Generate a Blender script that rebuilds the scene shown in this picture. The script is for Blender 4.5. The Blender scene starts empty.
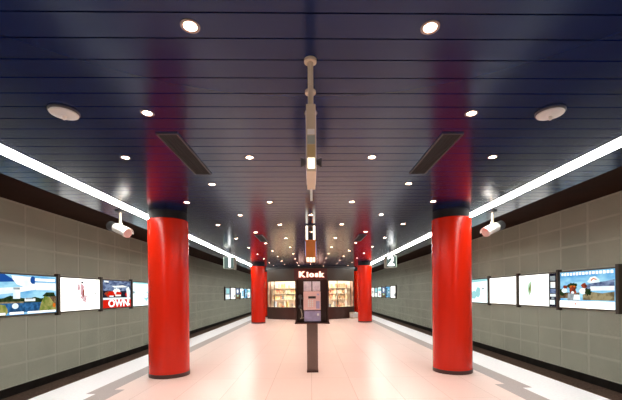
import bpy, bmesh, math, random
from mathutils import Vector, Matrix
random.seed(7)
C = bpy.context.scene.collection
PI = math.pi
R = math.radians

# ---------------------------------------------------------------- materials
def lin(c):
    return tuple(((v / 12.92) if v <= .04045 else ((v + .055) / 1.055) ** 2.4) for v in c)

def mat(name, col, rough=.5, metal=0., spec=.5, noise=0., scale=8., bump=0., coat=0., aniso=0., stretch=None, rnoise=0.):
    m = bpy.data.materials.new(name); m.use_nodes = True
    nt = m.node_tree; b = nt.nodes['Principled BSDF']
    b.inputs['Base Color'].default_value = (*col, 1)
    b.inputs['Roughness'].default_value = rough
    b.inputs['Metallic'].default_value = metal
    b.inputs['Specular IOR Level'].default_value = spec
    b.inputs['Coat Weight'].default_value = coat
    b.inputs['Coat Roughness'].default_value = .1
    if noise or bump or rnoise:
        tc = nt.nodes.new('ShaderNodeTexCoord'); mp = nt.nodes.new('ShaderNodeMapping')
        if stretch: mp.inputs['Scale'].default_value = stretch
        n = nt.nodes.new('ShaderNodeTexNoise'); n.inputs['Scale'].default_value = scale
        n.inputs['Detail'].default_value = 4
        nt.links.new(tc.outputs['Object'], mp.inputs['Vector']); nt.links.new(mp.outputs['Vector'], n.inputs['Vector'])
        if noise:
            r = nt.nodes.new('ShaderNodeValToRGB')
            r.color_ramp.elements[0].position = .3; r.color_ramp.elements[1].position = .7
            r.color_ramp.elements[0].color = (*[max(0, v * (1 - noise)) for v in col], 1)
            r.color_ramp.elements[1].color = (*[min(1, v * (1 + noise)) for v in col], 1)
            nt.links.new(n.outputs['Fac'], r.inputs['Fac']); nt.links.new(r.outputs['Color'], b.inputs['Base Color'])
        if rnoise:
            mr = nt.nodes.new('ShaderNodeMapRange')
            mr.inputs['To Min'].default_value = max(.02, rough - rnoise); mr.inputs['To Max'].default_value = rough + rnoise
            nt.links.new(n.outputs['Fac'], mr.inputs['Value']); nt.links.new(mr.outputs['Result'], b.inputs['Roughness'])
        if bump:
            bp = nt.nodes.new('ShaderNodeBump'); bp.inputs['Strength'].default_value = bump; bp.inputs['Distance'].default_value = .01
            nt.links.new(n.outputs['Fac'], bp.inputs['Height']); nt.links.new(bp.outputs['Normal'], b.inputs['Normal'])
    return m

def emit(name, col, strength, col2=None, scale=5., stretch=None):
    m = bpy.data.materials.new(name); m.use_nodes = True
    nt = m.node_tree; nt.nodes.clear()
    o = nt.nodes.new('ShaderNodeOutputMaterial'); e = nt.nodes.new('ShaderNodeEmission')
    e.inputs['Color'].default_value = (*col, 1); e.inputs['Strength'].default_value = strength
    if col2:
        tc = nt.nodes.new('ShaderNodeTexCoord'); mp = nt.nodes.new('ShaderNodeMapping')
        if stretch: mp.inputs['Scale'].default_value = stretch
        n = nt.nodes.new('ShaderNodeTexNoise'); n.inputs['Scale'].default_value = scale; n.inputs['Detail'].default_value = 3
        r = nt.nodes.new('ShaderNodeValToRGB')
        r.color_ramp.elements[0].position = .38; r.color_ramp.elements[1].position = .62
        r.color_ramp.elements[0].color = (*col, 1); r.color_ramp.elements[1].color = (*col2, 1)
        nt.links.new(tc.outputs['Object'], mp.inputs['Vector']); nt.links.new(mp.outputs['Vector'], n.inputs['Vector'])
        nt.links.new(n.outputs['Fac'], r.inputs['Fac']); nt.links.new(r.outputs['Color'], e.inputs['Color'])
    nt.links.new(e.outputs['Emission'], o.inputs['Surface'])
    return m

def floor_mat():
    m = mat('pale_granite_tiles', (.79, .675, .635), .30, noise=.06, scale=60)
    nt = m.node_tree; b = nt.nodes['Principled BSDF']
    src = b.inputs['Base Color'].links[0].from_socket
    tc = nt.nodes.new('ShaderNodeTexCoord'); mp = nt.nodes.new('ShaderNodeMapping')
    mp.inputs['Location'].default_value = (0, .22, 0)
    br = nt.nodes.new('ShaderNodeTexBrick'); br.offset = 0.0
    br.inputs['Scale'].default_value = 1.0; br.inputs['Brick Width'].default_value = .6; br.inputs['Row Height'].default_value = 1.2
    br.inputs['Mortar Size'].default_value = .004; br.inputs['Mortar Smooth'].default_value = .3
    br.inputs['Color1'].default_value = (1, 1, 1, 1); br.inputs['Color2'].default_value = (.95, .94, .93, 1)
    br.inputs['Mortar'].default_value = (.66, .6, .56, 1)
    nt.links.new(tc.outputs['Object'], mp.inputs['Vector']); nt.links.new(mp.outputs['Vector'], br.inputs['Vector'])
    mx = nt.nodes.new('ShaderNodeMix'); mx.data_type = 'RGBA'; mx.blend_type = 'MULTIPLY'; mx.inputs['Factor'].default_value = 1
    nt.links.new(src, mx.inputs['A']); nt.links.new(br.outputs['Color'], mx.inputs['B'])
    nt.links.new(mx.outputs['Result'], b.inputs['Base Color'])
    return m

def glass_mat():
    m = bpy.data.materials.new('shop_glass'); m.use_nodes = True
    b = m.node_tree.nodes['Principled BSDF']
    b.inputs['Base Color'].default_value = (.97, .98, .97, 1); b.inputs['Roughness'].default_value = .0
    b.inputs['Transmission Weight'].default_value = 1; b.inputs['IOR'].default_value = 1.05
    return m

def panel_mat(name, col):
    # perforated sheet metal: fine dots of holes
    m = mat(name, col, .55, .0, .3, noise=.10, scale=.9)
    nt = m.node_tree; b = nt.nodes['Principled BSDF']
    src = b.inputs['Base Color'].links[0].from_socket
    tc = nt.nodes.new('ShaderNodeTexCoord'); v = nt.nodes.new('ShaderNodeTexVoronoi')
    v.inputs['Scale'].default_value = 55; v.inputs['Randomness'].default_value = 0
    r = nt.nodes.new('ShaderNodeValToRGB')
    r.color_ramp.elements[0].position = .28; r.color_ramp.elements[1].position = .36
    r.color_ramp.elements[0].color = (.35, .35, .35, 1); r.color_ramp.elements[1].color = (1, 1, 1, 1)
    mx = nt.nodes.new('ShaderNodeMix'); mx.data_type = 'RGBA'; mx.blend_type = 'MULTIPLY'; mx.inputs['Factor'].default_value = 1
    nt.links.new(tc.outputs['Object'], v.inputs['Vector']); nt.links.new(v.outputs['Distance'], r.inputs['Fac'])
    nt.links.new(src, mx.inputs['A']); nt.links.new(r.outputs['Color'], mx.inputs['B'])
    nt.links.new(mx.outputs['Result'], b.inputs['Base Color'])
    return m

M = dict(
    floor=floor_mat(),
    white_stone=mat('white_edge_stone', (.86, .89, .92), .35, noise=.05, scale=30),
    grey_stone=mat('grey_guide_stone', (.36, .335, .33), .45, noise=.12, scale=60),
    concrete=mat('dark_concrete', (.05, .045, .04), .85, noise=.3, scale=3, bump=.2),
    trackbed=mat('rusty_brown_ballast', (.17, .105, .075), .95, noise=.45, scale=25, bump=.5),
    soffit=mat('brown_black_tunnel_roof', (.030, .011, .006), .7, spec=.1, noise=.25, scale=1.5),
    plank=mat('glossy_navy_ceiling_plank', (.003, .010, .056), .18, spec=.29),
    void=mat('ceiling_void_black', (.003, .003, .005), .8),
    panel=panel_mat('perforated_grey_green_panel', (.58, .61, .50)),
    joint=mat('pale_panel_joint', (.54, .56, .47), .5, noise=.05),
    red=mat('glossy_red_enamel', (.56, .014, .002), .24, spec=.35, noise=.04, scale=2, stretch=(6, 6, .3)),
    black=mat('satin_black', (.012, .009, .008), .35),
    plinth=mat('dark_brown_plinth', (.045, .015, .012), .4),
    frame=mat('dark_bronze_frame', (.075, .058, .042), .45, noise=.1),
    steel=mat('brushed_beige_steel', (.58, .49, .37), .4, metal=.0, noise=.05),
    white_paint=mat('white_painted_metal', (.80, .79, .76), .35, noise=.03),
    rim=mat('downlight_rim', (.30, .24, .22), .35, metal=.4),
    darkmetal=mat('dark_grey_metal', (.06, .06, .065), .4, noise=.1),
    brown=mat('dark_brown_laminate', (.050, .020, .015), .30, noise=.15, scale=2),
    dish=mat('grey_white_dish', (.56, .57, .57), .4),
    post=mat('brown_grey_post_metal', (.17, .115, .10), .32, metal=.3, noise=.06),
    header=mat('grey_brown_fascia', (.065, .050, .038), .35, noise=.12, scale=2),
    signglow=mat('glow_red_fascia', (.10, .012, .008), .35),  # header behind the letters, their red glow put into its colour
    glass=glass_mat(),
    shopwhite=mat('shop_white_wall', (.85, .80, .70), .5),
    orange=mat('orange_end_panel', (.80, .27, .06), .35, noise=.06),
    olive=mat('olive_end_panel', (.50, .37, .18), .45),
    greygreen=mat('grey_green_panel', (.34, .38, .34), .45),
    phone=mat('pinkish_beige_phone', (.80, .52, .50), .4, noise=.05),
    phone_dark=mat('phone_slot_black', (.02, .015, .015), .4),
    lilac=mat('lilac_notice', (.84, .78, .95), .4, noise=.2, scale=14),
    violet=mat('violet_lower_panel', (.42, .36, .56), .4, noise=.15, scale=12),
    paper=mat('white_paper', (.85, .84, .82), .6),
    lensglare=mat('camera_front_glare', (.62, .60, .57), .35),  # glare on the camera front put into the pale lens colour
)
M['plank'].node_tree.nodes['Principled BSDF'].inputs['Specular Tint'].default_value = (.52, .68, .95, 1)
E = dict(
    tube=emit('fluorescent_strip_glow', (1.0, .97, .90), 32.0),
    halo=emit('halogen_glow', (1.0, .62, .42), 40.0),
    shop=emit('shop_tube_glow', (1.0, .89, .70), 800.0),
    letter=emit('neon_letter_face', (1.0, .62, .48), 2.2),
    letter_side=emit('neon_letter_side', (1.0, .10, .03), 2.5),
    num=emit('number_glow', (1.0, 1.0, .97), 4.5),
    numbg=emit('number_face_glow', (.30, .42, .38), .45),
    face=emit('sign_face_glow', (.35, .55, 1.0), 1.6),
    lit=emit('warm_white_glow', (1.0, .92, .75), 3.0),
    greenlit=emit('pale_green_glow', (.85, 1.0, .80), 1.6),
)

# ---------------------------------------------------------------- mesh helper
class MB:
    def __init__(s): s.bm = bmesh.new(); s.mi = 0
    def _new(s, verts, faces, smooth=False):
        vs = [s.bm.verts.new(v) for v in verts]
        for f in faces:
            try:
                fc = s.bm.faces.new([vs[i] for i in f]); fc.material_index = s.mi; fc.smooth = smooth
            except ValueError: pass
    def box(s, c, d, bevel=0., rot=None):
        t = bmesh.new(); bmesh.ops.create_cube(t, size=1)
        bmesh.ops.scale(t, vec=d, verts=t.verts)
        if bevel: bmesh.ops.bevel(t, geom=t.edges[:], offset=bevel, segments=2, affect='EDGES', profile=.6)
        if rot is not None: bmesh.ops.transform(t, matrix=rot.to_4x4(), verts=t.verts)
        bmesh.ops.translate(t, vec=c, verts=t.verts); s.merge(t); return s
    def merge(s, t):
        t.verts.index_update()
        s._new([v.co.copy() for v in t.verts], [[v.index for v in f.verts] for f in t.faces]); t.free()
    def b2(s, lo, hi, bevel=0.):
        return s.box([(a + b) / 2 for a, b in zip(lo, hi)], [b - a for a, b in zip(lo, hi)], bevel)
    def tube(s, p0, p1, r, r1=None, seg=20, caps=True):
        p0 = Vector(p0); p1 = Vector(p1); r1 = r if r1 is None else r1
        q = (p1 - p0).to_track_quat('Z', 'Y')
        vs = []
        for p, rr in ((p0, r), (p1, r1)):
            for i in range(seg):
                a = 2 * PI * i / seg; vs.append(p + q @ Vector((rr * math.cos(a), rr * math.sin(a), 0)))
        fs = [(i, (i + 1) % seg, seg + (i + 1) % seg, seg + i) for i in range(seg)]
        if caps: fs += [tuple(range(seg - 1, -1, -1)), tuple(range(seg, 2 * seg))]
        s._new(vs, fs, True); return s
    def lathe(s, prof, seg=48, M4=None):
        vs = []; n = len(prof)
        for i in range(seg):
            a = 2 * PI * i / seg
            for r, z in prof: vs.append(Vector((r * math.cos(a), r * math.sin(a), z)))
        fs = []
        for i in range(seg):
            j = (i + 1) % seg
            for k in range(n - 1): fs.append((i * n + k, j * n + k, j * n + k + 1, i * n + k + 1))
        if prof[0][0] > 1e-5: fs.append(tuple(i * n for i in range(seg - 1, -1, -1)))
        if prof[-1][0] > 1e-5: fs.append(tuple(i * n + n - 1 for i in range(seg)))
        if M4 is not None: vs = [M4 @ v for v in vs]
        s._new(vs, fs, True)
        return s
    def ring(s, prof, seg=28):
        n = len(prof); vs = []
        for i in range(seg):
            a = 2 * PI * i / seg
            for r, z in prof: vs.append((r * math.cos(a), r * math.sin(a), z))
        s._new(vs, [(i * n + k, (i + 1) % seg * n + k, (i + 1) % seg * n + (k + 1) % n, i * n + (k + 1) % n) for i in range(seg) for k in range(n)], True)
        return s
    def chain(s, pts, r, seg=8):
        for a, b in zip(pts, pts[1:]): s.tube(a, b, r, seg=seg)
        return s
    def arc(s, cx, cy, r0, r1, a0, a1, z0, z1, n=24, sx=1.146, sy=.792):
        # a curved wall; angle 0 = -Y, positive towards +X
        vs = []
        for i in range(n + 1):
            a = a0 + (a1 - a0) * i / n
            for r, z in ((r0, z0), (r1, z0), (r1, z1), (r0, z1)):
                vs.append((cx + sx * r * math.sin(a), cy - sy * r * math.cos(a), z))
        fs = []
        for i in range(n):
            for k in range(4):
                fs.append((i * 4 + k, i * 4 + (k + 1) % 4, i * 4 + 4 + (k + 1) % 4, i * 4 + 4 + k))
        fs += [(3, 2, 1, 0), (n * 4, n * 4 + 1, n * 4 + 2, n * 4 + 3)]
        s._new(vs, fs, True); return s
    def build(s, name, mats, parent=None, loc=None):
        bm = s.bm
        bmesh.ops.remove_doubles(bm, verts=bm.verts, dist=1e-6)
        bmesh.ops.recalc_face_normals(bm, faces=bm.faces)
        for e in bm.edges:
            if len(e.link_faces) == 2 and e.calc_face_angle(0) > R(35): e.smooth = False
        me = bpy.data.meshes.new(name); bm.to_mesh(me); bm.free()
        for m in (mats if isinstance(mats, (list, tuple)) else [mats]): me.materials.append(m)
        o = bpy.data.objects.new(name, me); C.objects.link(o)
        if parent: o.parent = parent
        if loc: o.location = loc
        return o

def text_verts(txt, size, extrude=0., offset=0.):
    cu = bpy.data.curves.new('t', 'FONT'); cu.body = txt; cu.size = size; cu.extrude = extrude; cu.offset = offset
    cu.align_x = 'CENTER'; cu.align_y = 'CENTER'; cu.resolution_u = 4
    o = bpy.data.objects.new('t', cu); C.objects.link(o)
    bpy.context.view_layer.update()
    me = bpy.data.meshes.new_from_object(o.evaluated_get(bpy.context.evaluated_depsgraph_get()))
    vs = [v.co.copy() for v in me.vertices]; fs = [tuple(p.vertices) for p in me.polygons]
    bpy.data.objects.remove(o); bpy.data.curves.remove(cu); bpy.data.meshes.remove(me)
    return vs, fs

def empty(name, loc=(0, 0, 0), rz=0):
    o = bpy.data.objects.new(name, None); C.objects.link(o); o.location = loc; o.rotation_euler = (0, 0, rz)
    o.empty_display_size = .1; return o
def tag(o, label, cat, group=None):
    o['label'] = label; o['category'] = cat
    if group: o['group'] = group
    return o
def struct(o): o['kind'] = 'structure'; return o
def copy_tree(o, parent=None):
    c = o.copy(); C.objects.link(c)
    if parent: c.parent = parent
    for ch in list(o.children): copy_tree(ch, c)
    return c

# ---------------------------------------------------------------- dimensions
ZC = 2.78            # ceiling
Y0, Y1 = -5.5, 46.0
XE = 3.77            # platform edge
XC = 3.52            # ceiling edge
XW = 7.0             # track walls
PYS = {-1: 7.88, 1: 7.855}; PITCHW = {-1: 1.995, 1: 1.943}   # first poster post on each wall
XS = (2.83, 3.05)    # light strip

# ---------------------------------------------------------------- setting
struct(MB().b2((-2.87, Y0, -.2), (2.87, Y1, 0)).build('floor', M['floor']))
for s, nm in ((-1, 'left'), (1, 'right')):
    b = MB()
    lo, hi = sorted((s * 2.87, s * XE))
    b.b2((lo, Y0, -.2), (hi, Y1, -.0005))
    b.mi = 1
    lo, hi = sorted((s * (XE - .12), s * (XE - .02)))
    b.b2((lo, Y0, -1.1), (hi, Y1, -.2))
    struct(b.build('platform_edge_' + nm, [M['white_stone'], M['concrete']]))
    # grey guide band, stepped sideways where the plan jogs
    b = MB()
    for (xa, xb, ya, yb) in ((2.72, 3.01, Y0, 5.02), (2.72, 3.15, 5.02, 5.22), (2.87, 3.15, 5.22, Y1)):
        lo, hi = sorted((s * xa, s * xb)); b.b2((lo, ya, -.002), (hi, yb, .002))
    struct(b.build('trim_1' if s < 0 else 'trim_2', M['grey_stone']))
    lo, hi = sorted((s * (XE - .02), s * (XW + .6)))
    struct(MB().b2((lo, Y0, -1.25), (hi, Y1, -1.1)).build('trackbed_' + nm, M['trackbed']))
    lo, hi = sorted((s * (XC - .25), s * (XW + .6)))
    b = MB().b2((lo, Y0, 3.62), (hi, Y1, 3.75))
    lo, hi = sorted((s * (XC - .10), s * (XC - .02)))
    b.b2((lo, Y0, ZC + .05), (hi, Y1, 3.62))
    struct(b.build('ceiling_' + nm, M['soffit']))
    # wall: backing + perforated panels + joints
    b = MB()
    lo, hi = sorted((s * (XW + .006), s * (XW + .2)))
    b.mi = 1; b.b2((lo, Y0, -.75), (hi, Y1, 3.62))
    lo, hi = sorted((s * (XW + .45), s * (XW + .6)))
    b.mi = 2; b.b2((lo, Y0, -1.1), (hi, Y1, -.75)); 
    rows = [-.75, -.24, .29, .89, 1.40, 1.92, 2.57, 3.11, 3.60]
    b.mi = 0
    y = PYS[s] - 7 * PITCHW[s]; pw = PITCHW[s] / 2
    lo, hi = sorted((s * XW, s * (XW + .05)))
    while y < Y1:
        for z0, z1 in zip(rows, rows[1:]):
            b.b2((lo, max(Y0, y + .035), z0 + .030), (hi, min(Y1, y + pw - .035), z1 - .030))
        y += pw
    b.mi = 1
    lo, hi = sorted((s * (XW - .012), s * (XW + .05)))
    b.b2((lo, Y0, 2.555), (hi, Y1, 2.585))
    struct(b.build('wall_' + nm, [M['panel'], M['joint'], M['concrete']]))
struct(MB().b2((-XW - .6, Y1, -1.25), (XW + .6, Y1 + .2, 3.75)).build('wall_front', M['soffit']))
struct(MB().b2((-XW - .6, Y0 - .2, -1.25), (XW + .6, Y0, 3.75)).build('wall_back', M['header']))

# ceiling of cross planks, with a slot for each light strip
PITCH = .179; YL = 1.865
b = MB()
k = int((Y0 - YL) / PITCH)
while YL + PITCH * (k + .5) < Y1:
    yc = YL + PITCH * k
    if yc - PITCH / 2 > Y0:
        for xa, xb in ((-XC, -XS[1]), (-XS[0], XS[0]), (XS[1], XC)):
            b.b2((xa, yc - PITCH / 2 + .005, ZC), (xb, yc + PITCH / 2 - .005, ZC + .02))
    k += 1
b.mi = 1
b.b2((-XC, Y0, ZC + .03), (XC, Y1, ZC + .05))
struct(b.build('ceiling', [M['plank'], M['void']]))

# fluorescent strips
for s, nm in ((-1, 'left'), (1, 'right')):
    t = tag(empty('light_strip', (s * (XS[0] + XS[1]) / 2, 0, ZC)),
            'long continuous white fluorescent strip in the ceiling above the %s platform edge' % nm, 'ceiling light')
    w = (XS[1] - XS[0]) / 2
    b = MB()
    for q in (-1, 1):
        lo, hi = sorted((q * (w - .010), q * w)); b.b2((lo, Y0 + .1, -.004), (hi, Y1 - .1, .028))
    b.build('side_rail', M['darkmetal'], t)
    b = MB(); y = Y0 + .1; n = 10
    while y < Y1 - .2:          # softly bulging cover, one length after another
        pr = [((w - .012) * math.cos(PI * i / n), .002 - .022 * math.sin(PI * i / n)) for i in range(n + 1)]
        vs = [(x, yy, z) for yy in (y, y + 1.496) for x, z in pr]
        b._new(vs, [(i, i + 1, n + 2 + i, n + 1 + i) for i in range(n)] + [tuple(range(n + 1)), tuple(range(2 * n + 1, n, -1)), (0, n + 1, 2 * n + 1, n)], False); y += 1.5
    b.build('diffuser', E['tube'], t)

# ---------------------------------------------------------------- columns
CR = .327
def column(loc, label):
    t = tag(empty('round_column', loc), label, 'column', 'red round columns')
    MB().lathe([(CR + .003, 0), (CR + .003, .065)], 64).build('plinth', M['plinth'], t)
    MB().lathe([(CR, .065), (CR, 2.63), (CR - .012, 2.642)], 64).build('shaft', M['red'], t)
    MB().lathe([(CR - .02, 2.642), (CR - .02, ZC)], 64).build('collar', M['void'], t)
column((-2.437, 6.15, 0), 'big red round column nearest on the left half of the platform')
column((2.46, 6.15, 0), 'big red round column nearest on the right half of the platform')
column((-2.45, 16.6, 0), 'smaller looking red column farther off on the left, before the kiosk')
column((2.53, 16.6, 0), 'smaller looking red column farther off on the right, before the kiosk')
column((-2.73, 21.0, 0), 'half hidden red column against the left end of the kiosk')
column((2.83, 21.0, 0), 'half hidden red column against the right end of the kiosk')

# ---------------------------------------------------------------- downlights
def downlight_proto():
    t = empty('downlight')
    MB().ring([(.034, -.004), (.044, -.007), (.050, -.004), (.050, 0.002), (.034, .002)], 28).build('trim_ring', M['rim'], t)
    MB().lathe([(.0335, -.003), (.0335, .0)], 24).build('lamp', E['halo'], t)
    L = bpy.data.lights.new('halogen_beam', 'SPOT'); L.energy = 31; L.color = (1, .58, .43)
    L.spot_size = R(105); L.spot_blend = .8; L.shadow_soft_size = .05
    lo = bpy.data.objects.new('halogen_beam', L); C.objects.link(lo); lo.parent = t; lo.location = (0, 0, -.03)
    return t
proto = downlight_proto(); first = True
ordn = ['nearest', 'second nearest', 'third', 'fourth', 'fifth', 'sixth', 'seventh']
for n in range(-3, 20):
    xs = [(-1.89, 'far left'), (-.63, 'left'), (.63, 'right'), (1.89, 'far right')] if n % 2 == 0 else \
         [(-1.26, 'left'), (0, 'middle'), (1.26, 'right')]
    for x, pos in xs:
        if n == 0 and abs(x) > 1 : continue
        yy = YL + .8955 * n
        if yy > 18.2 and abs(x) < 2.5: continue
        o = proto if first else copy_tree(proto); first = False
        o.location = (x + .014, yy, ZC)
        if n < 0: lab = 'small round halogen downlight in the navy plank ceiling, before the first row in view'
        elif n < 7:
            lab = 'small round halogen downlight, %s one in the %s row of the navy plank ceiling' % (pos, ordn[n])
        else: lab = 'tiny looking halogen downlight deep in the navy ceiling towards the kiosk'
        tag(o, lab, 'downlight', 'halogen downlights in the plank ceiling')

# ---------------------------------------------------------------- ceiling vents
def vent(x, y, label):
    t = tag(empty('ceiling_vent', (x, y, ZC)), label, 'vent', 'long ceiling vents')
    w, l = .095, .53
    b = MB()
    for q in (-1, 1):
        b.box((q * (w - .006), 0, -.006), (.012, 2 * l, .014)); b.box((0, q * (l - .006), -.006), (2 * w - .024, .012, .014))
    b.build('frame', M['darkmetal'], t)
    b = MB(); b.box((0, 0, -.0015), (2 * w - .024, 2 * l - .024, .003))
    b.build('backing', M['void'], t)
    b = MB()
    for i in range(4): b.box((-.05 + i * .034, 0, -.006), (.004, 2 * l - .026, .006))
    b.build('louvre', M['void'], t)
for yv, nm in ((3.63, 'nearest'), (9.03, 'middle'), (14.4, 'farthest')):
    vent(-1.237, yv, 'long dark vent in the plank ceiling, %s of the left row' % nm)
    vent(1.267, yv, 'long dark vent in the plank ceiling, %s of the right row' % nm)

# ---------------------------------------------------------------- ceiling speakers (white dishes)
for s, nm in ((-1, 'left'), (1, 'right')):
    t = tag(empty('ceiling_speaker', (s * 1.872 + .010, 2.735, ZC)), 'white round dish fitting on the plank ceiling, %s of the nearest column' % ('left' if s < 0 else 'right'), 'ceiling fitting', 'white ceiling dishes')
    MB().lathe([(.105, 0), (.105, -.012), (.098, -.018)], 40).build('base_ring', M['darkmetal'], t)
    MB().lathe([(.097, -.016), (.094, -.026), (.06, -.036), (.0, -.040)], 40).build('dish', M['dish'], t)
    MB().lathe([(.016, -.037), (.016, -.058), (.008, -.066), (0, -.067)], 20).build('nub', M['white_paint'], t)

# ---------------------------------------------------------------- cameras over the platform edges
for s, nm in ((-1, 'left'), (1, 'right')):
    t = tag(empty('surveillance_camera', (s * 3.17, 6.05 + .06 * s, ZC)), 'white surveillance camera hanging from the ceiling edge, beside the near column on the %s' % nm, 'camera', 'surveillance cameras')
    t.scale = (1.15, 1.15, 1.15)
    MB().lathe([(.066, 0), (.066, -.012), (.03, -.022)], 28).build('ceiling_plate', M['darkmetal'], t)
    MB().tube((0, 0, -.015), (0, 0, -.19), .016).tube((0, 0, -.17), (-s * .02, -.01, -.215), .024).build('rod', M['steel'], t)
    d = Vector((-s * .84, -.40, -.36)).normalized(); c = Vector((0, 0, -.275))
    up = (Vector((0, 0, 1)) - d * d.z).normalized()
    MB().tube(c - d * .10, c + d * .14, .062, seg=28).tube(c + d * .14, c + d * .165, .070, seg=28).build('housing', M['white_paint'], t)
    MB().tube(c - d * .22, c - d * .10, .070, seg=28).tube(c - d * .25, c - d * .22, .045, .066, seg=28).build('rear_cap', M['darkmetal'], t)
    MB().tube(c + d * .165, c + d * .170, .055, seg=28).build('lens', M['lensglare'], t)
    # sun shield: half shell above the housing
    b = MB(); side = d.cross(up); vs = []; n = 12
    for e in (-.085, .19):
        for rr in (.072, .078):
            for i in range(n + 1):
                a = PI * (i / n); vs.append(c + d * e + (side * math.cos(a) + up * math.sin(a)) * rr)
    m_ = n + 1; fs = []
    for i in range(n):
        fs += [(i, i + 1, 2 * m_ + i + 1, 2 * m_ + i), (m_ + i, m_ + i + 1, 3 * m_ + i + 1, 3 * m_ + i),
               (i, i + 1, m_ + i + 1, m_ + i), (2 * m_ + i, 2 * m_ + i + 1, 3 * m_ + i + 1, 3 * m_ + i)]
    fs += [(0, m_, 3 * m_, 2 * m_), (n, m_ + n, 3 * m_ + n, 2 * m_ + n)]
    b._new(vs, fs, True); b.build('sun_shield', M['white_paint'], t)

# ---------------------------------------------------------------- track number signs
for s, num in ((-1, '1'), (1, '2')):
    t = tag(empty('platform_number_sign', (s * 2.66, 11.6, 0)), 'lit box sign with a white %s hanging below the ceiling by the %s light strip' % (num, 'left' if s < 0 else 'right'), 'sign', 'platform number signs')
    zt, zb = 2.59, 2.20
    MB().tube((0, .2, zt), (0, .2, ZC), .018).lathe([(.05, ZC - .012), (.05, ZC)], 24, Matrix.Translation((0, .2, 0))).build('pole', M['darkmetal'], t)
    MB().b2((-.17, .012, zb), (.17, .40, zt), .008).build('housing', M['greygreen'], t)
    MB().b2((-.155, .0, zb + .015), (.155, .0115, zt - .015)).build('face', E['numbg'], t)
    MB().b2((-.166 if s < 0 else .154, -.004, zb + .01), (-.154 if s < 0 else .166, -.0005, zt - .01)).build('edge_lamp', E['greenlit'], t)
    b = MB(); vs, fs = text_verts(num, .44, .003, .012)
    b._new([Vector((v.x + (.03 if s < 0 else -.02), -.0045 - v.z, v.y + (zt + zb) / 2)) for v in vs], fs)
    b.build('number', E['num'], t)

# ---------------------------------------------------------------- hanging signs seen edge-on
t = tag(empty('hanging_sign', (.01, 2.10, 0)), 'thin beige panel hanging edge-on from two poles in the ceiling, close overhead', 'hanging sign')
for y in (.03, .36):
    MB().tube((0, y, 2.49), (0, y, ZC), .017).lathe([(.037, ZC - .018), (.037, ZC)], 24, Matrix.Translation((0, y, 0))).build('pole', M['steel'], t)
MB().b2((-.028, 0, 2.10), (.028, .38, 2.50), .004).build('panel', M['steel'], t)
MB().b2((-.022, -.003, 2.318), (.022, -.0002, 2.350)).build('white_label', M['paper'], t)
MB().b2((-.022, -.003, 2.262), (.022, -.0002, 2.312)).build('grey_plate', M['greygreen'], t)
MB().b2((-.022, -.003, 2.185), (.022, -.0002, 2.258)).build('olive_plate', M['olive'], t)
MB().b2((-.020, -.004, 2.118), (.020, -.0002, 2.178)).build('end_lamp', E['lit'], t)
MB().b2((.0285, .02, 2.13), (.031, .36, 2.47)).b2((-.031, .02, 2.13), (-.0285, .36, 2.47)).build('face', M['lilac'], t)
for s in (-1, 1):
    MB().lathe([(.012, 0), (.02, .012), (.030, .030), (.030, .034)], 20, Matrix.Translation((s * .030, .10, 2.19)) @ Matrix.Rotation(s * PI / 2, 4, 'Y')).build('side_horn', M['darkmetal'], t)
MB().tube((0, .36, 2.02), (0, .36, 2.10), .008).build('stem', M['white_paint'], t)

t = tag(empty('hanging_light_box', (.005, 7.25, 0)), 'double sided light box with an orange end hanging edge-on before the kiosk', 'hanging sign')
for q in (-1, 1):
    MB().tube((q * .075, .05, 2.46), (q * .075, .05, ZC - .01), .020).build('hanger', E['lit'], t)  # plain white rods, brightness given by emission; they are not lamps
MB().b2((-.10, 0, ZC - .022), (.10, .12, ZC)).b2((-.02, .03, 2.46), (.02, .08, ZC - .02)).build('ceiling_bracket', M['darkmetal'], t)
MB().b2((-.105, 0, 2.11), (.105, 1.3, 2.47), .006).build('housing', M['orange'], t)
for q in (-1, 1):
    lo, hi = sorted((q * .1055, q * .110)); MB().b2((lo, .04, 2.15), (hi, 1.26, 2.44)).build('lit_face', E['face'], t)
MB().b2((-.085, .01, 2.03), (-.03, .10, 2.109)).b2((-.015, .01, 2.02), (.035, .10, 2.109)).b2((.05, .01, 2.03), (.085, .10, 2.109)).build('far_sign_stand_in', E['greenlit'], t)  # added under the box to stand in for a greenish sign hanging farther back

# ---------------------------------------------------------------- public telephone
t = tag(empty('public_telephone', (.02, 6.16, 0)), 'pinkish public telephone in a dark shell on a single post, centre of the platform', 'telephone')
b = MB()
b.b2((-.095, .02, 0), (-.045, .10, .87)).b2((.045, .02, 0), (.095, .10, .87)).b2((-.045, .035, 0), (.045, .085, .87))
b.build('post', M['post'], t)
MB().b2((-.10, .0, 0), (.10, .12, .035), .004).build('foot', M['plinth'], t)
MB().b2((-.285, .10, .87), (.285, .125, 1.62), .004).build('back_board', M['brown'], t)
for q in (-1, 1):
    lo, hi = sorted((q * .268, q * .288)); MB().b2((lo, -.08, .86), (hi, .10, 1.62), .004).build('side_panel', M['brown'], t)
MB().b2((-.300, -.09, .852), (.300, .12, .87), .003).build('bottom_shelf', M['brown'], t)
MB().b2((-.145, .075, 1.415), (-.008, .099, 1.585)).build('notice_sheet', M['lilac'], t)
MB().b2((.008, .075, 1.415), (.145, .099, 1.585)).build('notice_sheet', M['lilac'], t)
ph = MB().b2((-.150, -.02, 1.085), (.150, .098, 1.410), .012).build('telephone_body', M['phone'], t)
MB().b2((-.065, -.026, 1.285), (.065, -.0205, 1.325)).build('display', M['phone_dark'], ph)
b = MB()
for i in range(3):
    for j in range(4): b.box((-.06 + i * .035, -.024, 1.245 - j * .03), (.024, .008, .020), .002)
b.build('keypad', M['white_paint'], ph)
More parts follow.
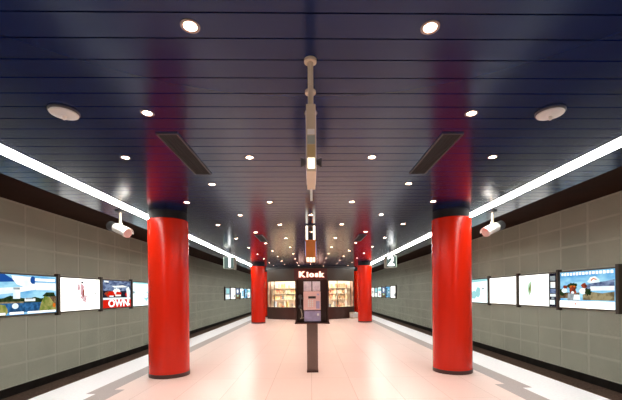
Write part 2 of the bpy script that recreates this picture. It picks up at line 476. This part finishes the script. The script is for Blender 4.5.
MB().b2((.07, -.026, 1.11), (.13, -.0205, 1.24)).b2((.085, -.028, 1.34), (.125, -.0205, 1.37)).build('coin_panel', M['violet'], ph)
MB().b2((-.140, .03, .885), (.150, .098, 1.075), .006).build('lower_panel', M['violet'], t)
MB().b2((.085, .024, .985), (.122, .0298, 1.025)).build('sticker', M['paper'], t)
b = MB()
b.tube((-.205, -.005, 1.14), (-.205, -.005, 1.33), .014).tube((-.205, -.05, 1.315), (-.205, .01, 1.335), .030).tube((-.205, -.05, 1.155), (-.205, .01, 1.135), .030)
b.tube((-.205, .01, 1.29), (-.150, .03, 1.29), .016)
b.build('handset', M['darkmetal'], t)
pts = [Vector((-.205 + .03 * math.sin(u * PI), .0, 1.13 - .19 * math.sin(u * PI * .5))) for u in [i / 8 for i in range(9)]] + [Vector((-.15, .05, .95))]
MB().chain(pts, .007).build('cord', M['steel'], t)

# ---------------------------------------------------------------- kiosk
KY, KR = 20.4, 2.40; SX, SY = 1.146, .792
t = tag(empty('kiosk', (0, KY, 0)), 'rounded dark kiosk with lit shop windows and a glowing name sign, closing the view', 'kiosk')
a_in, a_out, a_fas = R(16.9), R(60), R(18.3)
b = MB()
b.arc(0, 0, KR - .06, KR, -a_out, a_out, 0, .62, 48)
b.build('base', M['brown'], t)
MB().arc(0, 0, KR - .03, KR + .03, -a_out, a_out, .60, .64, 48).build('sill', M['brown'], t)
for q in (-1, 1): MB().arc(0, 0, KR - .07, KR, *sorted((q * (a_out), q * a_fas)), 2.01, 2.66, 20).build('header', M['header'], t)
MB().arc(0, 0, KR - .06, KR + .01, -a_fas, a_fas, 2.01, 2.66, 20).build('sign_fascia', M['signglow'], t)
MB().arc(0, 0, KR - .09, KR + .05, -a_out, a_out, 2.66, ZC - .002, 48).build('cornice', M['black'], t)
MB().arc(0, 0, KR - .05, KR + .005, -a_in, a_in, .64, 2.01, 20).build('door', M['brown'], t)
for s in (-1, 1):
    g = MB().arc(0, 0, KR - .035, KR - .025, *sorted((s * a_in, s * (a_out))), .64, 2.01, 20).build('window_pane', M['glass'], t)
    for aa in (a_in, R(31) if s > 0 else R(46), a_out - .01):
        x, y = SX * (KR - .03) * math.sin(s * aa), -SY * (KR - .03) * math.cos(aa)
        MB().tube((x, y, .64), (x, y, 2.01), .022, seg=10).build('mullion', M['header'], t)
# inside: floor, back wall, side walls, shelves, counter, lamps
MB().b2((-2.3, .30, 0), (2.3, .36, 2.66)).build('inner_back_wall', M['shopwhite'], t)
for q in (-1, 1):
    lo, hi = sorted((q * 2.38, q * 2.32)); MB().b2((lo, -.95, 0), (hi, 1.9, 2.7)).build('flank_wall', M['brown'], t)
MB().b2((-2.33, 1.84, 0), (2.33, 1.9, 2.7)).build('rear_wall', M['brown'], t)
MB().arc(0, 0, .05, KR - .10, -a_out, a_out, 2.60, 2.645, 48).b2((-2.31, -1.0, 2.602), (2.31, .299, 2.647)).build('inner_ceiling', M['shopwhite'], t)
MB().arc(0, 0, 1.75, KR - .08, -R(58.5), R(58.5), .60, .64, 40).build('counter_top', M['shopwhite'], t)
shelf_z = (1.02, 1.34, 1.66)
for z in shelf_z:
    MB().b2((-2.25, .02, z), (2.25, .298, z + .02)).build('shelf', M['shopwhite'], t)
for s in (-1, 1):
    MB().b2((s * 1.15 - .62, -.35, 2.56), (s * 1.15 + .62, -.27, 2.598)).b2((s * 1.05 - .5, -1.30, 2.56), (s * 1.05 + .5, -1.22, 2.598)).build('ceiling_tube', E['shop'], t)
# name letters, each its own part on the curved fascia
glyphs = []
for ch, sz in (('K', .40), ('i', .38), ('o', .38), ('s', .38), ('k', .38)):
    vs, fs = text_verts(ch, sz, .025, .022)
    x0 = min(v.x for v in vs); zmin = min(v.y for v in vs)
    glyphs.append(([Vector(((v.x - x0) * 1.16, v.y - zmin, v.z)) for v in vs], fs))
total = sum(max(v.x for v in g[0]) for g in glyphs) + .028 * 4
xc = .055 - total / 2
for vs, fs in glyphs:
    wd = max(v.x for v in vs); am = math.asin((xc + wd / 2) / (KR * SX))
    b = MB(); P = []
    for v in vs:
        aa = math.asin((xc + v.x) / (KR * SX)); rr = KR + .06 + v.z
        P.append(Vector((SX * rr * math.sin(aa), -SY * rr * math.cos(aa), v.y + 2.20)))
    b._new(P, fs)
    for f in b.bm.faces:
        f.normal_update(); f.material_index = 0 if abs(f.normal.y) > .7 else 1
    b.build('sign_letter', [E['letter'], E['letter_side']], t)
    xc += wd + .028

# goods in the kiosk
gm = [mat('goods_%s' % n, c, .5) for n, c in (('cream', (.88, .78, .55)), ('red', (.62, .26, .18)), ('yellow', (.85, .70, .30)), ('pale', (.86, .85, .82)), ('green', (.40, .52, .32)), ('brown', (.45, .28, .17)), ('blue', (.45, .55, .68)))]
gname = ['cream', 'red', 'yellow', 'pale', 'green', 'brown', 'blue']
for si, z in enumerate(shelf_z):
    for s in (-1, 1):
        x = .72
        while x < 2.08:
            w = random.uniform(.10, .17); h = random.uniform(.16, .27); k = random.choice([0, 0, 1, 2, 3, 3, 4, 5, 6])
            b = MB()
            if random.random() < .4:
                b.lathe([(w * .32, 0), (w * .34, h * .7), (w * .16, h * .85), (w * .16, h)], 14); o = b.build('bottle', gm[k]); cat = 'bottle'
            else:
                b.b2((-w * .45, -.08, 0), (w * .45, .08, h), .006); o = b.build('goods_box', gm[k]); cat = 'box'
            o.location = (s * (x + w / 2), KY + .15, z + .0205)
            tag(o, 'small %s %s on the %s shelf in the %s kiosk window' % (gname[k], cat, ('lowest', 'middle', 'top')[si], 'left' if s < 0 else 'right'), cat, 'goods on the kiosk shelves')
            x += w + .012
for s in (-1, 1):
    for i in range(11):
        a = R(20 + i * 3.5) * s; rr = 2.03 + (.12 if i % 2 else -.10)
        k = random.choice([0, 2, 3, 3, 5, 1, 6]); w = random.uniform(.088, .100)
        h = random.uniform(.06, .24) if i % 3 else .30
        b = MB(); n_ = max(2, int(h / .035))
        for j in range(n_):
            b.box((random.uniform(-.006, .006), random.uniform(-.006, .006), (j + .5) * h / n_), (w, .13, h / n_ * .97))
        o = b.build('magazine_stack', gm[k]); o.location = (SX * rr * math.sin(a), KY - SY * rr * math.cos(a), .6405); o.rotation_euler = (0, 0, a)
        tag(o, '%s stack of papers on the counter behind the %s kiosk window' % (gname[k], 'left' if s < 0 else 'right'), 'magazine stack', 'paper stacks on the kiosk counter')
# low pale stand at the right foot of the kiosk
a = R(53); rr = KR + .22
t = tag(empty('newspaper_stand', (SX * rr * math.sin(a) - .05, KY - SY * rr * math.cos(a) - .05, 0), R(40)), 'low pale stand on the floor at the right foot of the kiosk', 'stand')
MB().b2((-.26, -.13, 0), (.26, .13, .06)).b2((-.26, .10, .06), (.26, .13, .34)).build('rack', M['steel'], t)
MB().b2((-.24, -.12, .0605), (-.01, .095, .24), .004).b2((.01, -.12, .0605), (.24, .095, .30), .004).build('paper_pile', M['paper'], t)

# ---------------------------------------------------------------- advertising light boxes on the track walls
def em(name, col, st, col2=None, sc=5., stretch=None): return emit(name, lin(col), st, lin(col2) if col2 else None, sc, stretch)
A = dict(
    white=em('ad_white', (1, .99, .96), 1.9), coolwhite=em('ad_cool_white', (.92, 1, 1), 1.6),
    sky=em('ad_sky', (.66, .88, .96), 1.1, (.34, .64, .86), 1.3, (1, 1, 3)), deepblue=em('ad_deep_blue', (.14, .34, .66), .9),
    cloud=em('ad_cloud', (.98, .97, .93), 1.25, (.85, .92, .95), 3), water=em('ad_water', (.25, .50, .74), .9, (.14, .30, .46), 7),
    green=em('ad_green', (.45, .55, .22), .8, (.75, .72, .42), 6), dkgreen=em('ad_dark_green', (.13, .24, .14), .6, (.28, .34, .20), 10),
    red=em('ad_red', (.86, .14, .08), 1.0), pink=em('ad_pink', (.86, .62, .66), 1.0, (.95, .85, .86), 9),
    slate=em('ad_slate', (.30, .36, .52), .8, (.60, .68, .82), 5, (1, 1, 2.5)), dark=em('ad_dark', (.12, .12, .18), .5, (.25, .25, .33), 12),
    brown=em('ad_brown', (.42, .30, .22), .7, (.62, .54, .40), 9), sand=em('ad_sand', (.72, .66, .50), .8, (.45, .40, .30), 8),
    mint=em('ad_mint', (.72, .86, .74), 1.1), aqua=em('ad_aqua', (.62, .85, .86), 1.1), orange=em('ad_orange', (.88, .45, .15), 1.0),
    flesh=em('ad_rust', (.75, .32, .20), .8, (.40, .18, .14), 10), text=em('ad_text_white', (1, 1, 1), 1.4), grey=em('ad_grey', (.55, .60, .62), .7, (.80, .84, .86), 6),
)
ZB, ZT = .90, 1.91
def ell(cx, cy, rx, ry, n=22, jag=0., seed=1):
    rnd = random.Random(seed)
    return [(cx + rx * math.cos(2 * PI * i / n) * (1 + rnd.uniform(-jag, jag)), cy + ry * math.sin(2 * PI * i / n) * (1 + rnd.uniform(-jag, jag))) for i in range(n)]
def rc(x0, y0, x1, y1): return [(x0, y0), (x1, y0), (x1, y1), (x0, y1)]
def ridge(y0, pts): return [(pts[0][0], y0), (pts[-1][0], y0)] + [p for p in reversed(pts)]
def lightbox(s, y0, base, shapes, label):
    L = PITCHW[s]
    # u: 0..1 left to right as seen from the platform, v: 0..1 up
    t = tag(empty('advertising_light_box', (s * XW, y0 + L / 2, ZB)), label, 'advertisement', 'advertising light boxes on the track walls')
    hw = L / 2 - .045; H = ZT - ZB; d = .07
    def P(u, v, off): return Vector((-s * (d + off), (u - .5) * 2 * (hw - .03) * (1 if s < 0 else -1), .03 + v * (H - .06)))
    b = MB()
    for z0, z1, ya, yb in ((0, .03, -hw, hw), (H - .03, H, -hw, hw), (.03, H - .03, -hw, -hw + .03), (.03, H - .03, hw - .03, hw)):
        lo, hi = sorted((0, -s * (d + .012))); b.b2((lo, ya, z0), (hi, yb, z1))
    b.build('frame', M['frame'], t)
    b = MB(); mats = [A[base]]
    lo, hi = sorted((-s * .001, -s * (d - .001))); b.b2((lo, -hw + .0301, .0301), (hi, hw - .0301, H - .0301))
    for k, (mn, pts) in enumerate(shapes):
        if A[mn] not in mats: mats.append(A[mn])
        b.mi = mats.index(A[mn]); off = .0006 * (k + 1)
        if isinstance(pts, str):
            txt, cx, cy, sz, wide = pts.split('|'); vs, fs = text_verts(txt, float(sz), 0, .012)
            b._new([P(float(cx), float(cy), off) + Vector((0, v.x * float(wide) * (1 if s < 0 else -1), v.y)) for v in vs], fs)
        else:
            b._new([P(min(.999, max(.001, u)), min(.999, max(.001, v)), off) for u, v in pts], [list(range(len(pts)))])
    b.build('poster', mats, t)
lake = [('deepblue', [(.0, .80), (.30, .83), (.12, 1), (0, 1)]), ('cloud', [(.22, .98), (.55, .96), (.60, .72), (.48, .66), (.30, .76), (.24, .88)]), ('cloud', [(.0, .50), (.3, .55), (.7, .66), (.99, .60), (.99, .74), (.62, .78), (.4, .70), (.0, .66)]),
        ('deepblue', ell(.565, .88, .045, .10)), ('text', rc(.60, .86, .98, .93)), ('cloud', rc(.60, .68, .99, .82)), ('cloud', rc(.62, .62, .97, .66)),
        ('dkgreen', ridge(.28, [(0, .40), (.1, .42), (.2, .48), (.3, .44), (.45, .40), (.6, .44), (.7, .40), (.99, .45)])),
        ('cloud', rc(.24, .40, .35, .66)), ('grey', rc(.245, .63, .345, .68)), ('cloud', rc(.42, .33, .60, .40)), ('grey', rc(.44, .38, .56, .42)),
        ('water', rc(0, .06, .72, .30)), ('sand', rc(0, .29, .4, .33)), ('cloud', ell(.27, .22, .05, .07)), ('green', ell(.04, .12, .12, .16, jag=.1, seed=4)),
        ('green', ridge(.05, [(.66, .05), (.70, .28), (.76, .46), (.84, .44), (.99, .38)])), ('dkgreen', [(.72, .46), (.80, .56), (.95, .56), (.99, .40), (.86, .44)]), ('brown', [(.86, .44), (.99, .46), (.99, .20), (.93, .30)]), ('orange', ell(.95, .2, .03, .07, jag=.2)),
        ('text', rc(.02, .015, .12, .07)), ('text', rc(.18, .015, .40, .075)), ('text', rc(.46, .015, .98, .07))]
flower = [('pink', ell(.52, .62, .05, .22, jag=.25, seed=2)), ('pink', ell(.43, .72, .04, .12, jag=.3, seed=8)), ('pink', ell(.56, .40, .07, .10, jag=.35, seed=5)), ('flesh', ell(.55, .55, .02, .12, jag=.3, seed=3)), ('dark', ell(.52, .88, .03, .035, jag=.2)),
          ('pink', [(.50, .38), (.58, .35), (.64, .20), (.55, .28)]), ('grey', rc(.86, .50, .91, .54))]
race = [('slate', rc(0, .55, 1, 1)), ('cloud', [(.05, .93), (.2, .92), (.2, .97), (.05, .99)]), ('cloud', [(.3, .80), (.4, .74), (.9, .78), (.7, .84)]), ('dark', rc(0, .38, .98, .62)),
        ('flesh', ell(.22, .50, .14, .12, jag=.2, seed=6)), ('red', [(.12, .45), (.20, .58), (.42, .64), (.46, .44)]), ('cloud', ell(.48, .60, .12, .13, jag=.2, seed=7)), ('red', ell(.54, .52, .10, .08, jag=.2)), ('cloud', rc(.42, .42, .62, .48)), ('cloud', rc(.22, .40, .36, .45)),
        ('red', ell(.84, .48, .06, .08, jag=.2)), ('cloud', rc(.0, .30, .98, .37)), ('red', rc(0, 0, 1, .30)), ('cloud', [(.86, .30), (.82, .72), (.92, .80), (.98, .62), (.94, .22), (.90, .14)]), ('cloud', rc(.84, .05, .96, .14)), ('text', 'OWN|.54|.15|.34|1.5')]
pale = [('aqua', ell(.62, .42, .14, .20, jag=.3, seed=9)), ('coolwhite', ell(.60, .45, .10, .14, jag=.2)), ('grey', rc(.02, .52, .10, .62)), ('aqua', rc(0, .94, 1, 1))]
pale_r = [('aqua', [(0, .86), (1, .92), (1, 1), (0, 1)]), ('aqua', ell(.35, .35, .22, .16, jag=.35, seed=3)), ('aqua', ell(.55, .48, .10, .22, jag=.3, seed=5)), ('grey', rc(.72, .56, .84, .62))]
plain_r = [('grey', rc(.64, .14, .66, .24)), ('mint', rc(.69, .09, .78, .11)), ('grey', rc(.30, .06, .38, .075))]
leaf_r = [('mint', [(.30, .30), (.25, .50), (.27, .70), (.35, .82), (.37, .66), (.35, .42)]), ('green', [(.32, .38), (.29, .55), (.345, .74), (.345, .5)]),
          ('dark', rc(.82, 0, 1, 1)), ('cloud', rc(.86, .56, .97, .74)), ('grey', rc(.85, .78, .97, .92)), ('cloud', rc(.85, .30, .98, .38)), ('cloud', rc(.84, .06, .96, .20)), ('slate', rc(.85, .40, .98, .53)), ('grey', rc(.88, .22, .95, .28))]
town = [('sky', rc(0, .3, 1, 1))]
for i in range(16):
    x = .03 + i * .060; town.append(('text', rc(x, .90 - .005 * (i % 2), x + .042, .97)))
town += [('slate', [(.52, .62), (.68, .68), (.85, .70), (.99, .74), (.99, .50), (.52, .50)]), ('cloud', [(.54, .70), (.60, .82), (.68, .84), (.75, .76), (.76, .68), (.6, .66)]), ('orange', [(.60, .74), (.65, .80), (.71, .76), (.70, .74), (.65, .77), (.62, .72)]),
         ('cloud', rc(.60, .47, .99, .58)), ('brown', rc(0, .26, .4, .42)), ('sand', [(.46, .22), (.99, .22), (.99, .44), (.8, .40), (.6, .44), (.46, .36)]),
         ('dkgreen', ell(.06, .44, .07, .10, jag=.25, seed=3)), ('cloud', ell(.10, .48, .06, .07)), ('flesh', ell(.12, .58, .05, .05, jag=.2)),
         ('dkgreen', ell(.26, .60, .09, .10, jag=.3, seed=5)), ('orange', ell(.27, .57, .06, .05, jag=.3)), ('flesh', ell(.27, .47, .07, .12, jag=.2, seed=8)), ('cloud', ell(.27, .42, .03, .04)),
         ('flesh', ell(.49, .60, .05, .07, jag=.2, seed=6)), ('cloud', ell(.47, .46, .07, .08)), ('dkgreen', ell(.56, .44, .06, .09, jag=.3, seed=2)),
         ('grey', [(.16, .20), (.40, .20), (.38, .38), (.18, .40)]), ('cloud', [(.28, .22), (.42, .22), (.41, .36), (.30, .36)]), ('white', rc(0, 0, 1, .19)), ('red', ell(.33, .11, .012, .035))]
lightbox(-1, PYS[-1], 'sky', lake, 'lit poster of a lake under blue sky, nearest on the left track wall')
lightbox(-1, PYS[-1] + 1 * PITCHW[-1], 'white', flower, 'lit white poster with a small pink figure on the left track wall')
lightbox(-1, PYS[-1] + 2 * PITCHW[-1], 'slate', race, 'lit red and slate poster with white capitals on the left track wall')
lightbox(-1, PYS[-1] + 3 * PITCHW[-1], 'coolwhite', pale, 'lit pale poster just left of the near left column')
lightbox(1, PYS[1], 'sky', town, 'lit poster of a blue sky street scene, nearest on the right track wall')
lightbox(1, PYS[1] + 1 * PITCHW[1], 'white', leaf_r, 'lit white poster with a green leaf and dark picture strip on the right track wall')
lightbox(1, PYS[1] + 2 * PITCHW[1], 'white', plain_r, 'lit almost blank white poster on the right track wall')
lightbox(1, PYS[1] + 3 * PITCHW[1], 'coolwhite', pale_r, 'lit pale bluish poster just right of the near right column')
farset = [('grey', [('cloud', rc(.05, .0, .9, .4)), ('aqua', rc(.2, .5, .8, .95)), ('slate', rc(.85, .2, 1, .8))]),
          ('white', [('grey', rc(.7, .1, .95, .4))]),
          ('slate', [('cloud', ell(.5, .72, .22, .2)), ('brown', rc(0, 0, 1, .4)), ('mint', rc(.3, .2, .7, .35))]),
          ('coolwhite', [('dkgreen', rc(0, 0, .3, .6)), ('sky', rc(.5, .2, .95, .8))]),
          ('sky', [('dark', rc(.1, .1, .35, .9)), ('dark', rc(.6, 0, .8, .7)), ('cloud', ell(.7, .5, .08, .1))]),
          ('coolwhite', [('pink', ell(.5, .25, .3, .2)), ('aqua', rc(.1, .6, .9, .9))])]
fl = ['grey and pale', 'plain white', 'dark slate', 'pale and green', 'blue and black', 'pale pink']
for i, (bs, sh) in enumerate(farset):
    lightbox(-1, 28.8 + PITCHW[-1] * i, bs, sh, 'small looking %s lit poster far along the left track wall' % fl[i])
farR = [farset[1], farset[4], farset[2], farset[5], farset[0], ('white', [('dark', rc(.3, .3, .7, .75))])]
flr = ['plain white', 'blue and black', 'dark slate', 'pale pink', 'grey and pale', 'white with dark centre']
for i, (bs, sh) in enumerate(farR):
    lightbox(1, 28.8 + PITCHW[1] * i, bs, sh, 'small looking %s lit poster far along the right track wall' % flr[i])
on = ['nearest', 'second', 'third', 'fourth', 'fifth']
for s in (-1, 1):
    for base, cnt in ((PYS[s], 5), (28.8, 7)):
        for k in range(cnt):
            b = MB(); lo, hi = sorted((s * XW, s * (XW - .11))); b.b2((lo, base + PITCHW[s] * k - .044, ZB - .06), (hi, base + PITCHW[s] * k + .044, ZT + .06), .006)
            o = b.build('divider_post', M['frame'])
            side = 'left' if s < 0 else 'right'
            tag(o, ('dark upright post between posters on the %s track wall, %s of the near run' % (side, on[k])) if base < 10 else 'dark upright post between the small far posters on the %s track wall' % side, 'post', 'posts between the posters, %s wall' % side)

# ---------------------------------------------------------------- camera
YAW, ROLL, F = .020, .0093, 355.0
fw = Vector((math.sin(YAW), math.cos(YAW), 0)); r0 = Vector((math.cos(YAW), -math.sin(YAW), 0)); up0 = Vector((0, 0, 1))
up = up0 * math.cos(ROLL) + r0 * math.sin(ROLL); rt = r0 * math.cos(ROLL) - up0 * math.sin(ROLL)
cam = bpy.data.cameras.new('camera'); co = bpy.data.objects.new('camera', cam); C.objects.link(co)
mw = Matrix((rt, up, -fw)).transposed().to_4x4(); mw.translation = Vector((0, 0, 1.38)); co.matrix_world = mw
cam.sensor_width = 36; cam.lens = F / 622 * 36
cam.shift_x = -(310.8 + F * YAW - 311) / 622; cam.shift_y = (293 - 200) / 622
cam.clip_start = .05
sc = bpy.context.scene; sc.camera = co
w = bpy.data.worlds.new('dark_world'); sc.world = w; w.use_nodes = True
w.node_tree.nodes['Background'].inputs['Color'].default_value = (0, 0, 0, 1)
sc.view_settings.view_transform = 'Standard'; sc.view_settings.look = 'None'; sc.view_settings.gamma = 1; sc.view_settings.use_curve_mapping = False
sc.view_settings.exposure = 0.0
sc.cycles.use_denoising = True
sc.cycles.sample_clamp_indirect = 6
